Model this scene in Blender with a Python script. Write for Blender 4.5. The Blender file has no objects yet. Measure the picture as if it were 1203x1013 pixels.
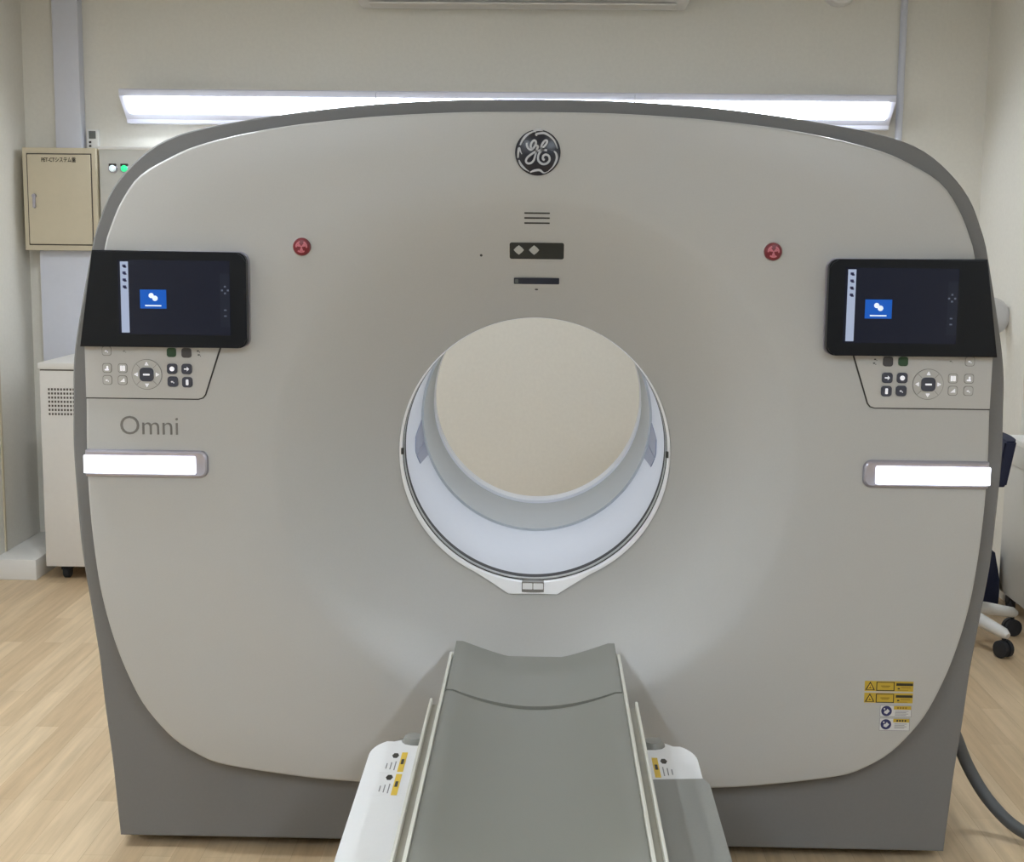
import bpy, bmesh, math, random
from mathutils import Vector, Matrix
random.seed(4)
C = bpy.context.scene.collection
PI = math.pi

# ------------------------------------------------------------------ materials
def srgb(r, g, b):
    def f(c):
        c /= 255.0
        return c / 12.92 if c <= 0.04045 else ((c + 0.055) / 1.055) ** 2.4
    return (f(r), f(g), f(b), 1.0)

def mat(name, col, rough=0.5, metal=0.0, noise=0.0, nscale=40.0, bump=0.0, bscale=300.0, spec=0.5, coat=0.0, emit=None, estr=0.0):
    m = bpy.data.materials.new(name); m.use_nodes = True
    nt = m.node_tree; b = nt.nodes['Principled BSDF']
    b.inputs['Base Color'].default_value = col
    b.inputs['Roughness'].default_value = rough
    b.inputs['Metallic'].default_value = metal
    b.inputs['Specular IOR Level'].default_value = spec
    b.inputs['Coat Weight'].default_value = coat
    tc = nt.nodes.new('ShaderNodeTexCoord')
    if noise:
        n = nt.nodes.new('ShaderNodeTexNoise'); n.inputs['Scale'].default_value = nscale; n.inputs['Detail'].default_value = 4
        r = nt.nodes.new('ShaderNodeValToRGB')
        r.color_ramp.elements[0].position = 0.3; r.color_ramp.elements[1].position = 0.7
        r.color_ramp.elements[0].color = tuple(c * (1 - noise) for c in col[:3]) + (1,)
        r.color_ramp.elements[1].color = tuple(min(1, c * (1 + noise)) for c in col[:3]) + (1,)
        nt.links.new(tc.outputs['Object'], n.inputs['Vector'])
        nt.links.new(n.outputs['Fac'], r.inputs['Fac'])
        nt.links.new(r.outputs['Color'], b.inputs['Base Color'])
    if bump:
        n2 = nt.nodes.new('ShaderNodeTexNoise'); n2.inputs['Scale'].default_value = bscale
        bp = nt.nodes.new('ShaderNodeBump'); bp.inputs['Strength'].default_value = bump; bp.inputs['Distance'].default_value = 0.002
        nt.links.new(tc.outputs['Object'], n2.inputs['Vector'])
        nt.links.new(n2.outputs['Fac'], bp.inputs['Height'])
        nt.links.new(bp.outputs['Normal'], b.inputs['Normal'])
    if emit:
        b.inputs['Emission Color'].default_value = emit
        b.inputs['Emission Strength'].default_value = estr
    return m

def wood_floor():
    m = bpy.data.materials.new('wood_plank_vinyl'); m.use_nodes = True
    nt = m.node_tree; b = nt.nodes['Principled BSDF']; N = nt.nodes.new; L = nt.links.new
    tc = N('ShaderNodeTexCoord')
    mp = N('ShaderNodeMapping'); mp.inputs['Rotation'].default_value = (0, 0, PI / 2)
    L(tc.outputs['Object'], mp.inputs['Vector'])
    br = N('ShaderNodeTexBrick'); br.offset = 0.37; br.offset_frequency = 2
    br.inputs['Scale'].default_value = 1.0; br.inputs['Brick Width'].default_value = 0.92; br.inputs['Row Height'].default_value = 0.076
    br.inputs['Mortar Size'].default_value = 0.0006; br.inputs['Mortar Smooth'].default_value = 0.5; br.inputs['Bias'].default_value = 0.0
    br.inputs['Color1'].default_value = srgb(217, 195, 162); br.inputs['Color2'].default_value = srgb(199, 174, 140)
    br.inputs['Mortar'].default_value = srgb(176, 150, 118)
    L(mp.outputs['Vector'], br.inputs['Vector'])
    mp2 = N('ShaderNodeMapping'); mp2.inputs['Scale'].default_value = (38, 2.2, 1)
    L(tc.outputs['Object'], mp2.inputs['Vector'])
    n = N('ShaderNodeTexNoise'); n.inputs['Scale'].default_value = 1.0; n.inputs['Detail'].default_value = 6; n.inputs['Roughness'].default_value = 0.6
    L(mp2.outputs['Vector'], n.inputs['Vector'])
    r = N('ShaderNodeValToRGB'); r.color_ramp.elements[0].position = 0.3; r.color_ramp.elements[1].position = 0.72
    r.color_ramp.elements[0].color = (0.80, 0.78, 0.75, 1); r.color_ramp.elements[1].color = (1.08, 1.07, 1.06, 1)
    L(n.outputs['Fac'], r.inputs['Fac'])
    mx = N('ShaderNodeMix'); mx.data_type = 'RGBA'; mx.blend_type = 'MULTIPLY'; mx.inputs['Factor'].default_value = 1.0
    L(br.outputs['Color'], mx.inputs['A']); L(r.outputs['Color'], mx.inputs['B'])
    L(mx.outputs['Result'], b.inputs['Base Color'])
    b.inputs['Roughness'].default_value = 0.42; b.inputs['Specular IOR Level'].default_value = 0.35
    return m

M = {}
M['wall'] = mat('cream_wallpaper', srgb(226, 223, 214), 0.85, noise=0.02, nscale=60, bump=0.25, bscale=220, spec=0.2)
M['front_wall'] = mat('grey_wallpaper', srgb(128, 129, 134), 0.85, noise=0.02, nscale=60, spec=0.2)
M['ceiling'] = mat('white_ceiling_board', srgb(206, 205, 202), 0.9, noise=0.02, spec=0.2)
M['floor'] = wood_floor()
M['cover'] = mat('warm_grey_cover_paint', srgb(180, 179, 176), 0.36, noise=0.012, nscale=200, bump=0.06, bscale=500, spec=0.45)
M['shell'] = mat('mid_grey_shell_paint', srgb(116, 115, 114), 0.5, noise=0.015, nscale=150, bump=0.06, bscale=500, spec=0.35)
M['panel'] = mat('pale_grey_panel_plastic', srgb(184, 182, 178), 0.42, noise=0.01, nscale=150)
M['seam'] = mat('dark_seam', srgb(58, 56, 53), 0.8)
M['liner'] = mat('white_bore_plastic', srgb(196, 198, 202), 0.35, noise=0.008, nscale=60)
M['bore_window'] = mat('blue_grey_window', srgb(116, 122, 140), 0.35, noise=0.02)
M['band'] = mat('pale_grey_bore_plastic', srgb(174, 177, 176), 0.4, noise=0.008, nscale=60)
M['trim_white'] = mat('white_gloss_plastic', srgb(238, 238, 240), 0.3, noise=0.006)
M['black'] = mat('black_gloss_bezel', srgb(22, 24, 28), 0.3, noise=0.02, spec=0.22)
M['black_matte'] = mat('black_matte_plastic', srgb(30, 30, 32), 0.6, noise=0.03)
M['silver'] = mat('brushed_silver', srgb(176, 173, 184), 0.32, metal=0.75, noise=0.02)
M['chrome'] = mat('polished_chrome', srgb(220, 220, 222), 0.25, metal=0.6, noise=0.01)
M['key_light'] = mat('backlit_key_legend', srgb(236, 236, 242), 0.4, emit=(.9, .92, 1, 1), estr=.35)
M['key_outline'] = mat('key_outline_grey', srgb(128, 125, 120), 0.5)
M['key_dark'] = mat('dark_slate_key', srgb(60, 62, 74), 0.45, noise=0.02)
M['key_grey'] = mat('dark_grey_key', srgb(66, 64, 66), 0.5, noise=0.02)
M['key_green'] = mat('dark_green_key', srgb(30, 66, 36), 0.45, noise=0.02)
M['letter'] = mat('grey_lettering', srgb(118, 115, 110), 0.5)
M['screen'] = mat('dark_navy_screen', srgb(20, 21, 30), 0.22, noise=0.05, nscale=14, spec=0.2, emit=srgb(42, 46, 62), estr=0.3)
M['screen_col'] = mat('slightly_lit_screen', srgb(22, 24, 33), 0.25, spec=0.2, emit=srgb(50, 54, 68), estr=0.32)
M['screen_bar'] = mat('lit_screen_bar', srgb(60, 70, 90), 0.3, emit=srgb(178, 190, 214), estr=0.75)
M['screen_tile'] = mat('lit_blue_tile', srgb(10, 40, 100), 0.3, spec=0.2, emit=srgb(24, 92, 186), estr=0.8)
M['screen_icon'] = mat('lit_white_icon', srgb(180, 190, 200), 0.3, emit=srgb(225, 235, 245), estr=0.7)
M['screen_dim'] = mat('dim_screen_icon', srgb(50, 60, 80), 0.3, emit=srgb(110, 118, 135), estr=0.5)
M['strip'] = mat('lit_white_strip', srgb(240, 243, 255), 0.3, emit=(0.86, 0.9, 1.0, 1), estr=3.4)
M['red'] = mat('dark_red_button', srgb(112, 18, 30), 0.35, noise=0.03)
M['pink'] = mat('worn_pink_print', srgb(196, 112, 122), 0.5)
M['logo_black'] = mat('blue_black_enamel', srgb(24, 25, 36), 0.28, noise=0.02)
M['lens'] = mat('grey_lens_glass', srgb(176, 176, 172), 0.25, noise=0.02)
M['window'] = mat('smoked_window', srgb(52, 52, 48), 0.25, noise=0.03)
M['slot'] = mat('dark_slot_blue_black', srgb(40, 42, 54), 0.4, noise=0.03)
M['yellow'] = mat('warning_yellow', srgb(190, 160, 50), 0.5, noise=0.02)
M['yellow_b'] = mat('label_bright_yellow', srgb(232, 196, 62), 0.5, noise=0.02)
M['ink'] = mat('black_label_ink', srgb(42, 38, 26), 0.6)
M['ink_soft'] = mat('olive_label_ink', srgb(136, 108, 24), 0.6)
M['ink_grey'] = mat('grey_label_ink', srgb(140, 140, 142), 0.6)
M['label'] = mat('white_label_paper', srgb(206, 205, 204), 0.5, noise=0.01)
M['label_blue'] = mat('navy_label_ink', srgb(40, 42, 92), 0.5)
M['pad'] = mat('grey_green_vinyl_pad', srgb(126, 125, 116), 0.5, noise=0.02, nscale=300, bump=0.2, bscale=900, spec=0.35)
M['cradle'] = mat('cream_cradle_plastic', srgb(206, 204, 192), 0.4, noise=0.01)
M['channel'] = mat('taupe_rail_channel', srgb(150, 146, 132), 0.5, noise=0.02)
M['tablewhite'] = mat('white_table_cover', srgb(238, 238, 238), 0.4, noise=0.006, nscale=80)
M['tablegrey'] = mat('grey_table_cover', srgb(146, 146, 140), 0.5, noise=0.02, nscale=200)
M['steel_box'] = mat('beige_steel_enclosure', srgb(204, 193, 168), 0.5, noise=0.012)
M['grey_box'] = mat('pale_grey_enclosure', srgb(206, 205, 200), 0.5, noise=0.012)
M['duct'] = mat('blue_white_duct_pvc', srgb(208, 210, 220), 0.5, noise=0.01)
M['white'] = mat('white_plastic', srgb(228, 227, 224), 0.5, noise=0.01)
M['offwhite'] = mat('off_white_cabinet', srgb(217, 214, 209), 0.5, noise=0.012)
M['hole'] = mat('dark_vent_hole', srgb(88, 80, 74), 0.9)
M['rubber'] = mat('black_rubber', srgb(38, 40, 46), 0.65, noise=0.05)
M['navy'] = mat('navy_fabric', srgb(32, 37, 62), 0.85, noise=0.12, nscale=200, bump=0.3, bscale=700)
M['hose'] = mat('grey_rubber_hose', srgb(84, 86, 88), 0.55, noise=0.04, bump=0.2, bscale=200)
M['lamp_body'] = mat('white_lamp_enamel', srgb(216, 218, 232), 0.4, noise=0.006)
M['green_lamp'] = mat('green_pilot_lamp', srgb(60, 220, 150), 0.3, emit=srgb(40, 235, 150), estr=0.75)
M['white_lamp'] = mat('white_pilot_lamp', srgb(225, 240, 245), 0.3, emit=srgb(225, 242, 248), estr=0.5)
M['lcd'] = mat('grey_lcd', srgb(96, 100, 98), 0.35, noise=0.03)
M['orange'] = mat('orange_red_plastic', srgb(226, 120, 96), 0.45)
M['disc'] = mat('pale_grey_disc', srgb(196, 195, 194), 0.4, noise=0.01)
M['tube'] = mat('wall_lamp_diffuser', srgb(250, 250, 255), 0.4, emit=(0.88, 0.96, 1.06, 1), estr=15.0)
M['down'] = mat('fill_light_diffuser', srgb(250, 250, 250), 0.4, emit=(0.9, 0.97, 1.04, 1), estr=345.0)  # emitter of the two added rear fill lights
M['down_left'] = mat('front_downlight_diffuser', srgb(250, 250, 250), 0.4, emit=(0.9, 0.97, 1.04, 1), estr=440.0)
M['bore_lamp'] = mat('bore_light_diffuser', srgb(250, 250, 255), 0.4, emit=(0.85, 0.92, 1.04, 1), estr=12.0)
M['tube_c'] = mat('ceiling_lamp_diffuser', srgb(250, 250, 250), 0.4, emit=(0.85, 0.96, 1.08, 1), estr=104.0)

# ------------------------------------------------------------------ object helpers
def tag(o, label, cat, group=None):
    o['label'] = label; o['category'] = cat
    if group: o['group'] = group
    return o

def thing(name, label, cat, loc=(0, 0, 0), group=None):
    o = bpy.data.objects.new(name, None); C.objects.link(o)
    o.location = loc; o.empty_display_size = 0.1
    o['base'] = 0; del o['base']
    return tag(o, label, cat, group)

def root_loc(o):
    v = Vector((0, 0, 0))
    while o is not None:
        v = v + o.location; o = o.parent
    return v

def obj(name, bm, m, parent=None, smooth=35, label=None, loc=None):
    """link a bmesh (built in world metres) as one mesh object"""
    base = root_loc(parent) if parent is not None else Vector(loc or (0, 0, 0))
    bmesh.ops.recalc_face_normals(bm, faces=bm.faces[:])
    bmesh.ops.translate(bm, verts=bm.verts[:], vec=-base)
    me = bpy.data.meshes.new(name); bm.to_mesh(me); bm.free()
    mats = m if isinstance(m, (list, tuple)) else [m]
    for x in mats: me.materials.append(x)
    if smooth:
        for p in me.polygons: p.use_smooth = True
        me.set_sharp_from_angle(angle=math.radians(smooth))
    o = bpy.data.objects.new(name, me); C.objects.link(o)
    if parent is not None: o.parent = parent
    else: o.location = base
    if label: o['label'] = label
    return o

def struct(name, bm, m):
    o = obj(name, bm, m, smooth=0); o['kind'] = 'structure'; return o

def B(): return bmesh.new()

def box(bm, x0, x1, y0, y1, z0, z1, bev=0.0, seg=2):
    t = bmesh.new()
    bmesh.ops.create_cube(t, size=1.0)
    for v in t.verts:
        v.co = Vector(((x0 + x1) / 2 + v.co.x * (x1 - x0), (y0 + y1) / 2 + v.co.y * (y1 - y0), (z0 + z1) / 2 + v.co.z * (z1 - z0)))
    if bev: bmesh.ops.bevel(t, geom=t.edges[:], offset=bev, segments=seg, affect='EDGES', profile=0.6)
    merge(bm, t); return bm

def merge(bm, t, fn=None, mi=0):
    mp = {}
    for v in t.verts: mp[v] = bm.verts.new(fn(v.co) if fn else v.co)
    for f in t.faces:
        try:
            nf = bm.faces.new([mp[v] for v in f.verts]); nf.material_index = mi if mi else f.material_index
        except ValueError: pass
    t.free()

def prism(bm, pts, f0, f1, bev=0.0, mi=0):
    """pts: outline [(a,b)...]; f0,f1: map (a,b)->Vector for the two ends"""
    n = len(pts)
    a = [bm.verts.new(f0(*p)) for p in pts]; b = [bm.verts.new(f1(*p)) for p in pts]
    fs = [bm.faces.new(a), bm.faces.new(b[::-1])]
    for i in range(n):
        fs.append(bm.faces.new((a[i], b[i], b[(i + 1) % n], a[(i + 1) % n])))
    for f in fs: f.material_index = mi
    return bm

def rrect(x0, x1, z0, z1, r=(0, 0, 0, 0), n=6):
    """rounded rectangle outline; radii at (x0z0, x1z0, x1z1, x0z1)"""
    if not isinstance(r, (tuple, list)): r = (r,) * 4
    out = []
    for (cx, cz, a0, rr) in ((x0 + r[0], z0 + r[0], PI, r[0]), (x1 - r[1], z0 + r[1], 1.5 * PI, r[1]), (x1 - r[2], z1 - r[2], 0, r[2]), (x0 + r[3], z1 - r[3], 0.5 * PI, r[3])):
        if rr <= 0: out.append((cx, cz)); continue
        for k in range(n + 1):
            a = a0 + k / n * PI / 2
            out.append((cx + rr * math.cos(a), cz + rr * math.sin(a)))
    return out

def circle(cx, cz, r, n=32, r2=None):
    r2 = r2 or r
    return [(cx + r * math.cos(2 * PI * k / n), cz + r2 * math.sin(2 * PI * k / n)) for k in range(n)]

def tube(bm, pts, rad, seg=12, cap=True):
    P = [Vector(p) for p in pts]; rings = []
    up = None
    for i, p in enumerate(P):
        d = (P[min(i + 1, len(P) - 1)] - P[max(i - 1, 0)]).normalized()
        if up is None:
            up = Vector((0, 0, 1)) if abs(d.z) < 0.9 else Vector((0, 1, 0))
        s = d.cross(up).normalized(); up = s.cross(d).normalized()
        r = rad[i] if isinstance(rad, (list, tuple)) else rad
        rings.append([bm.verts.new(p + s * r * math.cos(2 * PI * k / seg) + up * r * math.sin(2 * PI * k / seg)) for k in range(seg)])
    for a, b in zip(rings, rings[1:]):
        for k in range(seg):
            bm.faces.new((a[k], a[(k + 1) % seg], b[(k + 1) % seg], b[k]))
    if cap: bm.faces.new(rings[0][::-1]); bm.faces.new(rings[-1])
    return bm

def catmull(pts, per=10, closed=False):
    P = [Vector(p) for p in pts]; out = []; n = len(P)
    rng = range(n if closed else n - 1)
    for i in rng:
        p0 = P[(i - 1) % n] if closed or i > 0 else P[0] * 2 - P[1]
        p1 = P[i]; p2 = P[(i + 1) % n]
        p3 = P[(i + 2) % n] if closed or i + 2 < n else P[-1] * 2 - P[-2]
        for k in range(per):
            t = k / per
            out.append(0.5 * (2 * p1 + (p2 - p0) * t + (2 * p0 - 5 * p1 + 4 * p2 - p3) * t * t + (3 * p1 - p0 - 3 * p2 + p3) * t ** 3))
    if not closed: out.append(P[-1])
    return out

def lathe(bm, prof, c, axis='Y', seg=32, cap=True):
    """prof: [(r, h)...] around axis through c, h along the axis"""
    rings = []
    for r, h in prof:
        ring = []
        for k in range(seg):
            a = 2 * PI * k / seg
            if axis == 'Y': co = Vector((c[0] + r * math.cos(a), c[1] + h, c[2] + r * math.sin(a)))
            elif axis == 'X': co = Vector((c[0] + h, c[1] + r * math.cos(a), c[2] + r * math.sin(a)))
            else: co = Vector((c[0] + r * math.cos(a), c[1] + r * math.sin(a), c[2] + h))
            ring.append(bm.verts.new(co))
        rings.append(ring)
    for a, b in zip(rings, rings[1:]):
        for k in range(seg): bm.faces.new((a[k], a[(k + 1) % seg], b[(k + 1) % seg], b[k]))
    if cap: bm.faces.new(rings[0]); bm.faces.new(rings[-1][::-1])
    return bm

def text_bm(body, size, fn, depth=0.001, align='LEFT', bold=0.0, width=None):
    """a bmesh of flat extruded lettering; fn maps (x, h, y) -> world"""
    cu = bpy.data.curves.new('txt', 'FONT'); cu.body = body; cu.size = size; cu.extrude = depth / 2; cu.offset = bold
    cu.align_x = align; cu.resolution_u = 4
    o = bpy.data.objects.new('txt', cu); C.objects.link(o)
    bpy.context.view_layer.update()
    me = bpy.data.meshes.new_from_object(o.evaluated_get(bpy.context.evaluated_depsgraph_get()))
    t = bmesh.new(); t.from_mesh(me)
    bpy.data.objects.remove(o); bpy.data.meshes.remove(me); bpy.data.curves.remove(cu)
    xs = [v.co.x for v in t.verts] or [0, 1]
    s = width / (max(xs) - min(xs)) if width else 1.0
    x0 = min(xs) if width else 0
    bm = bmesh.new()
    merge(bm, t, lambda c: fn((c.x - x0) * s if width else c.x, c.z + depth / 2, c.y))
    return bm

# ------------------------------------------------------------------ the room
WB, WL, WF, ZC = 3.40, -2.47, -7.2, 2.86       # back wall, left wall, wall behind the camera, ceiling
WR1, WR2, YJ = 2.07, 2.78, 2.65                # right wall near the corner, and where it steps out

struct('floor', box(B(), WL - .1, WR2 + .1, WF - .1, WB + .1, -0.1, 0.0), M['floor'])
struct('ceiling', box(B(), WL - .1, WR2 + .1, WF - .1, WB + .1, ZC, ZC + .1), M['ceiling'])
struct('wall_back', box(B(), WL - .1, WR1 + .001, WB, WB + .1, 0, ZC), M['wall'])
struct('wall_left', box(B(), WL - .1, WL, WF, WB, 0, ZC), M['wall'])
bm = box(B(), WR1, WR2 + .1, YJ, WB + .1, 0, ZC); box(bm, WR2, WR2 + .1, WF, YJ, 0, ZC)
struct('wall_right', bm, M['wall'])
struct('wall_front', box(B(), WL - .1, WR2 + .1, WF - .1, WF, 0, ZC), M['front_wall'])
struct('trim_1', box(B(), WL, WL + .006, 2.945, 2.96, .096, 1.08), M['steel_box'])
struct('baseboard_right', box(B(), WR1 - .008, WR1, YJ, WB, 0, .06), M['offwhite'])

# ------------------------------------------------------------------ the scanner gantry
CZ = 1.0265        # bore axis height
g = thing('scanner_gantry', 'large warm grey ring-shaped scanner gantry with a round bore, standing on the wood floor', 'scanner', (0, 0.75, 0))

face_half = [(0, 1.869), (.20, 1.866), (.42, 1.852), (.629, 1.826), (.798, 1.788), (.890, 1.749), (.955, 1.708), (.997, 1.650), (1.022, 1.596), (1.041, 1.537),
             (1.088, 1.305), (1.097, 1.128), (1.099, 1.03), (1.097, .927), (1.089, .807), (1.072, .677), (1.038, .544), (.990, .426), (.946, .360), (.895, .306),
             (.836, .269), (.775, .246), (.608, .221), (.457, .208), (.2, .199), (0, .197)]
shell_half = [(0, 1.903), (.20, 1.900), (.42, 1.886), (.648, 1.858), (.821, 1.826), (.916, 1.792), (.985, 1.739), (1.036, 1.677), (1.068, 1.604), (1.088, 1.537),
              (1.137, 1.296), (1.146, 1.155), (1.149, 1.047), (1.144, .918), (1.136, .783), (1.119, .650), (1.101, .513)]
base_half = [(1.101, .513), (1.090, .377), (1.075, .237), (1.060, .030)]

def sample(half, smooth=True):
    return [(v.x, v.y) for v in catmull([(a, b, 0) for a, b in half], 8)] if smooth else half

def radial(poly):
    """closed symmetric outline -> radius as a function of the angle around the bore axis"""
    pts = []
    for x, z in poly: pts += [(x, z), (-x, z)]
    pol = sorted(((math.atan2(z - CZ, x), math.hypot(x, z - CZ)) for x, z in pts))
    pol = [pol[-1]] + pol + [pol[0]]
    pol[0] = (pol[0][0] - 2 * PI, pol[0][1]); pol[-1] = (pol[-1][0] + 2 * PI, pol[-1][1])
    def f(a):
        for (a0, r0), (a1, r1) in zip(pol, pol[1:]):
            if a0 <= a <= a1 and a1 > a0:
                # straight chord between the two outline points
                d = math.sin(a1 - a0)
                return r0 * r1 * d / (r0 * math.sin(a - a0) + r1 * math.sin(a1 - a)) if d > 1e-9 else r0
        return pol[-1][1]
    return f

face_r = radial(sample(face_half))
shell_poly = sample(shell_half)
bp = []
for (a, b), (c, d) in zip(base_half, base_half[1:]):
    for k in range(1, 7): bp.append((a + (c - a) * k / 6, b + (d - b) * k / 6))
for k in range(1, 13): bp.append((1.060 * (1 - k / 12), .030))
shell_r = radial(shell_poly + bp)

THETA = [-PI + 2 * PI * k / 300 for k in range(300)]
ca = math.atan2(.030 - CZ, 1.060)
SH_T = sorted(set(THETA + [ca, -PI - ca]))

R_IN, R_DISH, DISH = 0.347, 0.648, 0.185
def face_y(x, z):
    rho = math.hypot(x, z - CZ)
    if rho >= R_DISH: return 0.0
    t = max(0.0, (rho - R_IN) / (R_DISH - R_IN))
    return DISH * (1 - t) ** 1.25

def ring_mesh(bm, thetas, rings, closed_back=False):
    """rings: list of functions theta -> (radius, y)"""
    R = []
    for fn in rings:
        row = []
        for a in thetas:
            r, y = fn(a); row.append(bm.verts.new((r * math.cos(a), y, CZ + r * math.sin(a))))
        R.append(row)
    n = len(thetas)
    for A, Bq in zip(R, R[1:]):
        for k in range(n): bm.faces.new((A[k], A[(k + 1) % n], Bq[(k + 1) % n], Bq[k]))
    if closed_back:
        A, Bq = R[-1], R[0]
        for k in range(n): bm.faces.new((A[k], A[(k + 1) % n], Bq[(k + 1) % n], Bq[k]))
    return bm

rings = [lambda a: (R_IN, DISH + .04)]
for k in range(15):
    rr = R_IN + (R_DISH - R_IN) * k / 14
    rings.append(lambda a, rr=rr: (rr, face_y(rr, CZ)))
for f in (.35, .7): rings.append(lambda a, f=f: (R_DISH + (face_r(a) - .02 - R_DISH) * f, 0.0))
for ins, y in ((.008, 0), (.005, .0008), (.0018, .0035), (0, .009), (0, .045), (.006, .05)):
    rings.append(lambda a, ins=ins, y=y: (face_r(a) - ins, y))
rings.append(lambda a: (R_DISH + .12, .05)); rings.append(lambda a: (R_IN + .03, DISH + .04))
obj('front_cover', ring_mesh(B(), THETA, rings, True), M['cover'], g, 30)

# grey shell: swept back from the cover edge, with the straight base below
SY0, SY1 = 0.052, 1.46
srings = [lambda a: (.40, SY0 + .15), lambda a: (.68, SY0 + .15), lambda a: (.70, SY0), lambda a: (face_r(a) - .03, SY0)]
for ins, y in ((.006, SY0), (.002, SY0 + .003), (.0005, SY0 + .008), (0, SY0 + .022), (0, SY1 - .03), (.01, SY1 - .008), (.03, SY1)):
    srings.append(lambda a, ins=ins, y=y: (max(shell_r(a) - ins, face_r(a) - .028), y))
srings.append(lambda a: (.40, SY1))
obj('shell', ring_mesh(B(), SH_T, srings, True), M['shell'], g, 30)
obj('plinth', box(B(), -.98, .98, .22, 1.38, 0.0, .06, .004), M['black_matte'], g)

# bore: front ring with its pointed lower tab, groove lines, bright liner, darker rear band, white rear rim
def tab_r(a):
    """outer edge of the white ring, drawn down into a flat tongue at the bottom"""
    d = abs(a + PI / 2)
    r0 = R_IN + .0005
    w = .0625; zb = .3655                     # half width of the tongue, distance below the axis
    x = math.tan(d) * zb if d < 1.2 else 9
    if x <= w: return zb / math.cos(d)
    # straight flank from the tongue corner to the tangent point further up the ring
    x1, z1 = w, -zb
    a2 = -PI / 2 + .62; x2, z2 = r0 * math.cos(a2), r0 * math.sin(a2)
    if d < .62:
        dx, dz = math.sin(d), -math.cos(d)
        den = dx * (z2 - z1) - dz * (x2 - x1)
        t = (x1 * (z2 - z1) - z1 * (x2 - x1)) / den
        return max(t, r0)
    return r0
T2 = sorted(set([-PI + 2 * PI * k / 288 for k in range(288)] + [-PI / 2 + math.atan2(.0625, .3655), -PI / 2 - math.atan2(.0625, .3655)]))
def ecc(r0, r1=.3488):
    return lambda a: r0 + (r1 - r0) * ((1 + math.sin(a)) / 2) ** 1.7
e1, e2, e3, e4 = ecc(.3360, .3472), ecc(.3325), ecc(.3291), ecc(.3281)
bm = ring_mesh(B(), T2, [lambda a: (e1(a), DISH - .004), lambda a: (e1(a) + .0025 * (1 - math.sin(a)) / 2, DISH - .010 + .008 * (1 + math.sin(a)) / 2), lambda a: (tab_r(a) - .001, DISH - .010 + .008 * (1 + math.sin(a)) / 2 - max(0, tab_r(a) - R_IN) * .75),
                         lambda a: (tab_r(a), DISH - .006 + .005 * (1 + math.sin(a)) / 2 - max(0, tab_r(a) - R_IN) * .75), lambda a: (tab_r(a) + .001, DISH + .02), lambda a: (e1(a), DISH + .02)], True)
ring = obj('bore_ring', bm, M['trim_white'], g, 30)
bm = B()
for x0, x1 in ((-.0265, -.001), (.001, .0265)):
    prism(bm, rrect(x0, x1, CZ - .3525, CZ - .337, .002), lambda a, b: Vector((a, DISH - .026, b)), lambda a, b: Vector((a, DISH + .005, b)))
obj('sensor_pad', bm, M['trim_white'], ring)
obj('sensor_base', prism(B(), rrect(-.0285, .0285, CZ - .365, CZ - .3335, .003), lambda a, b: Vector((a, DISH - .0225, b)), lambda a, b: Vector((a, DISH + .004, b))), M['key_outline'], ring)
obj('groove', ring_mesh(B(), THETA, [lambda a: (e1(a) + .0004, DISH + .004), lambda a: (e1(a) + .0004, DISH + .03), lambda a: (e2(a), DISH + .03), lambda a: (e2(a), DISH + .004)], True), M['seam'], ring)
obj('inner_ring', ring_mesh(B(), THETA, [lambda a: (e2(a), DISH + .001), lambda a: (e2(a) + .0003, DISH + .035), lambda a: (e3(a), DISH + .035), lambda a: (e3(a), DISH + .001)], True), M['band'], ring)
obj('inner_groove', ring_mesh(B(), THETA, [lambda a: (e3(a) + .0004, DISH + .012), lambda a: (e3(a) + .0004, DISH + .04), lambda a: (e4(a), DISH + .04), lambda a: (e4(a), DISH + .010)], True), M['seam'], ring)
YM, YB = 0.88, 1.46
obj('bore_liner', ring_mesh(B(), THETA, [lambda a: (e4(a), DISH + .011), lambda a: (e4(a) + .003, DISH + .035), lambda a: (.351, DISH + .12), lambda a: (.352, YM), lambda a: (.362, YM), lambda a: (.362, DISH + .011)], True), M['liner'], g, 30)
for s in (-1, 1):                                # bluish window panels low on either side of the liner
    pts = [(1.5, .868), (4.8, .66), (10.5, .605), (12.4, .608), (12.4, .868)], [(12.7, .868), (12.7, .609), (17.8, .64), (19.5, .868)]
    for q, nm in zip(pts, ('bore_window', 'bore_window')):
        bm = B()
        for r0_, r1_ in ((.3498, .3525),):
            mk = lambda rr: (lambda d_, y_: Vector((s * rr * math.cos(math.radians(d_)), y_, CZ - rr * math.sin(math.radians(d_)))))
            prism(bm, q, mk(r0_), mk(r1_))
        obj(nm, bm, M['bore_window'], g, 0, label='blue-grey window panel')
obj('rear_bore_band', ring_mesh(B(), THETA, [lambda a: (.345, YM + .003), lambda a: (.3475, YM + .008), lambda a: (.352, 1.25), lambda a: (.3535 + .0115 * max(0.0, -math.sin(a)) ** .7, 1.395), lambda a: (.374, 1.395), lambda a: (.374, YM + .003)], True), M['band'], g, 30)
rr_ = lambda a: .3515 + .0022 * max(0.0, -math.sin(a))
obj('rear_bore_rim', ring_mesh(B(), THETA, [lambda a: (.3536 + .0115 * max(0.0, -math.sin(a)) ** .7, 1.392), lambda a: (rr_(a) + .001, 1.394), lambda a: (rr_(a), 1.397), lambda a: (rr_(a) + .001, YB + .012), lambda a: (.40, YB + .012), lambda a: (.40, 1.41)], True), M['trim_white'], g, 30)
bm = B()
a0_ = [PI / 2 + (j - 4) * .05 for j in range(9)]
rows = [[bm.verts.new((rr * math.cos(a), y, CZ + rr * math.sin(a))) for a in a0_] for rr, y in ((.3505, .30), (.346, .305), (.346, .84), (.3505, .845))]
for A_, B_ in zip(rows, rows[1:]):
    for k in range(8): bm.faces.new((A_[k], A_[k + 1], B_[k + 1], B_[k]))
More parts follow.
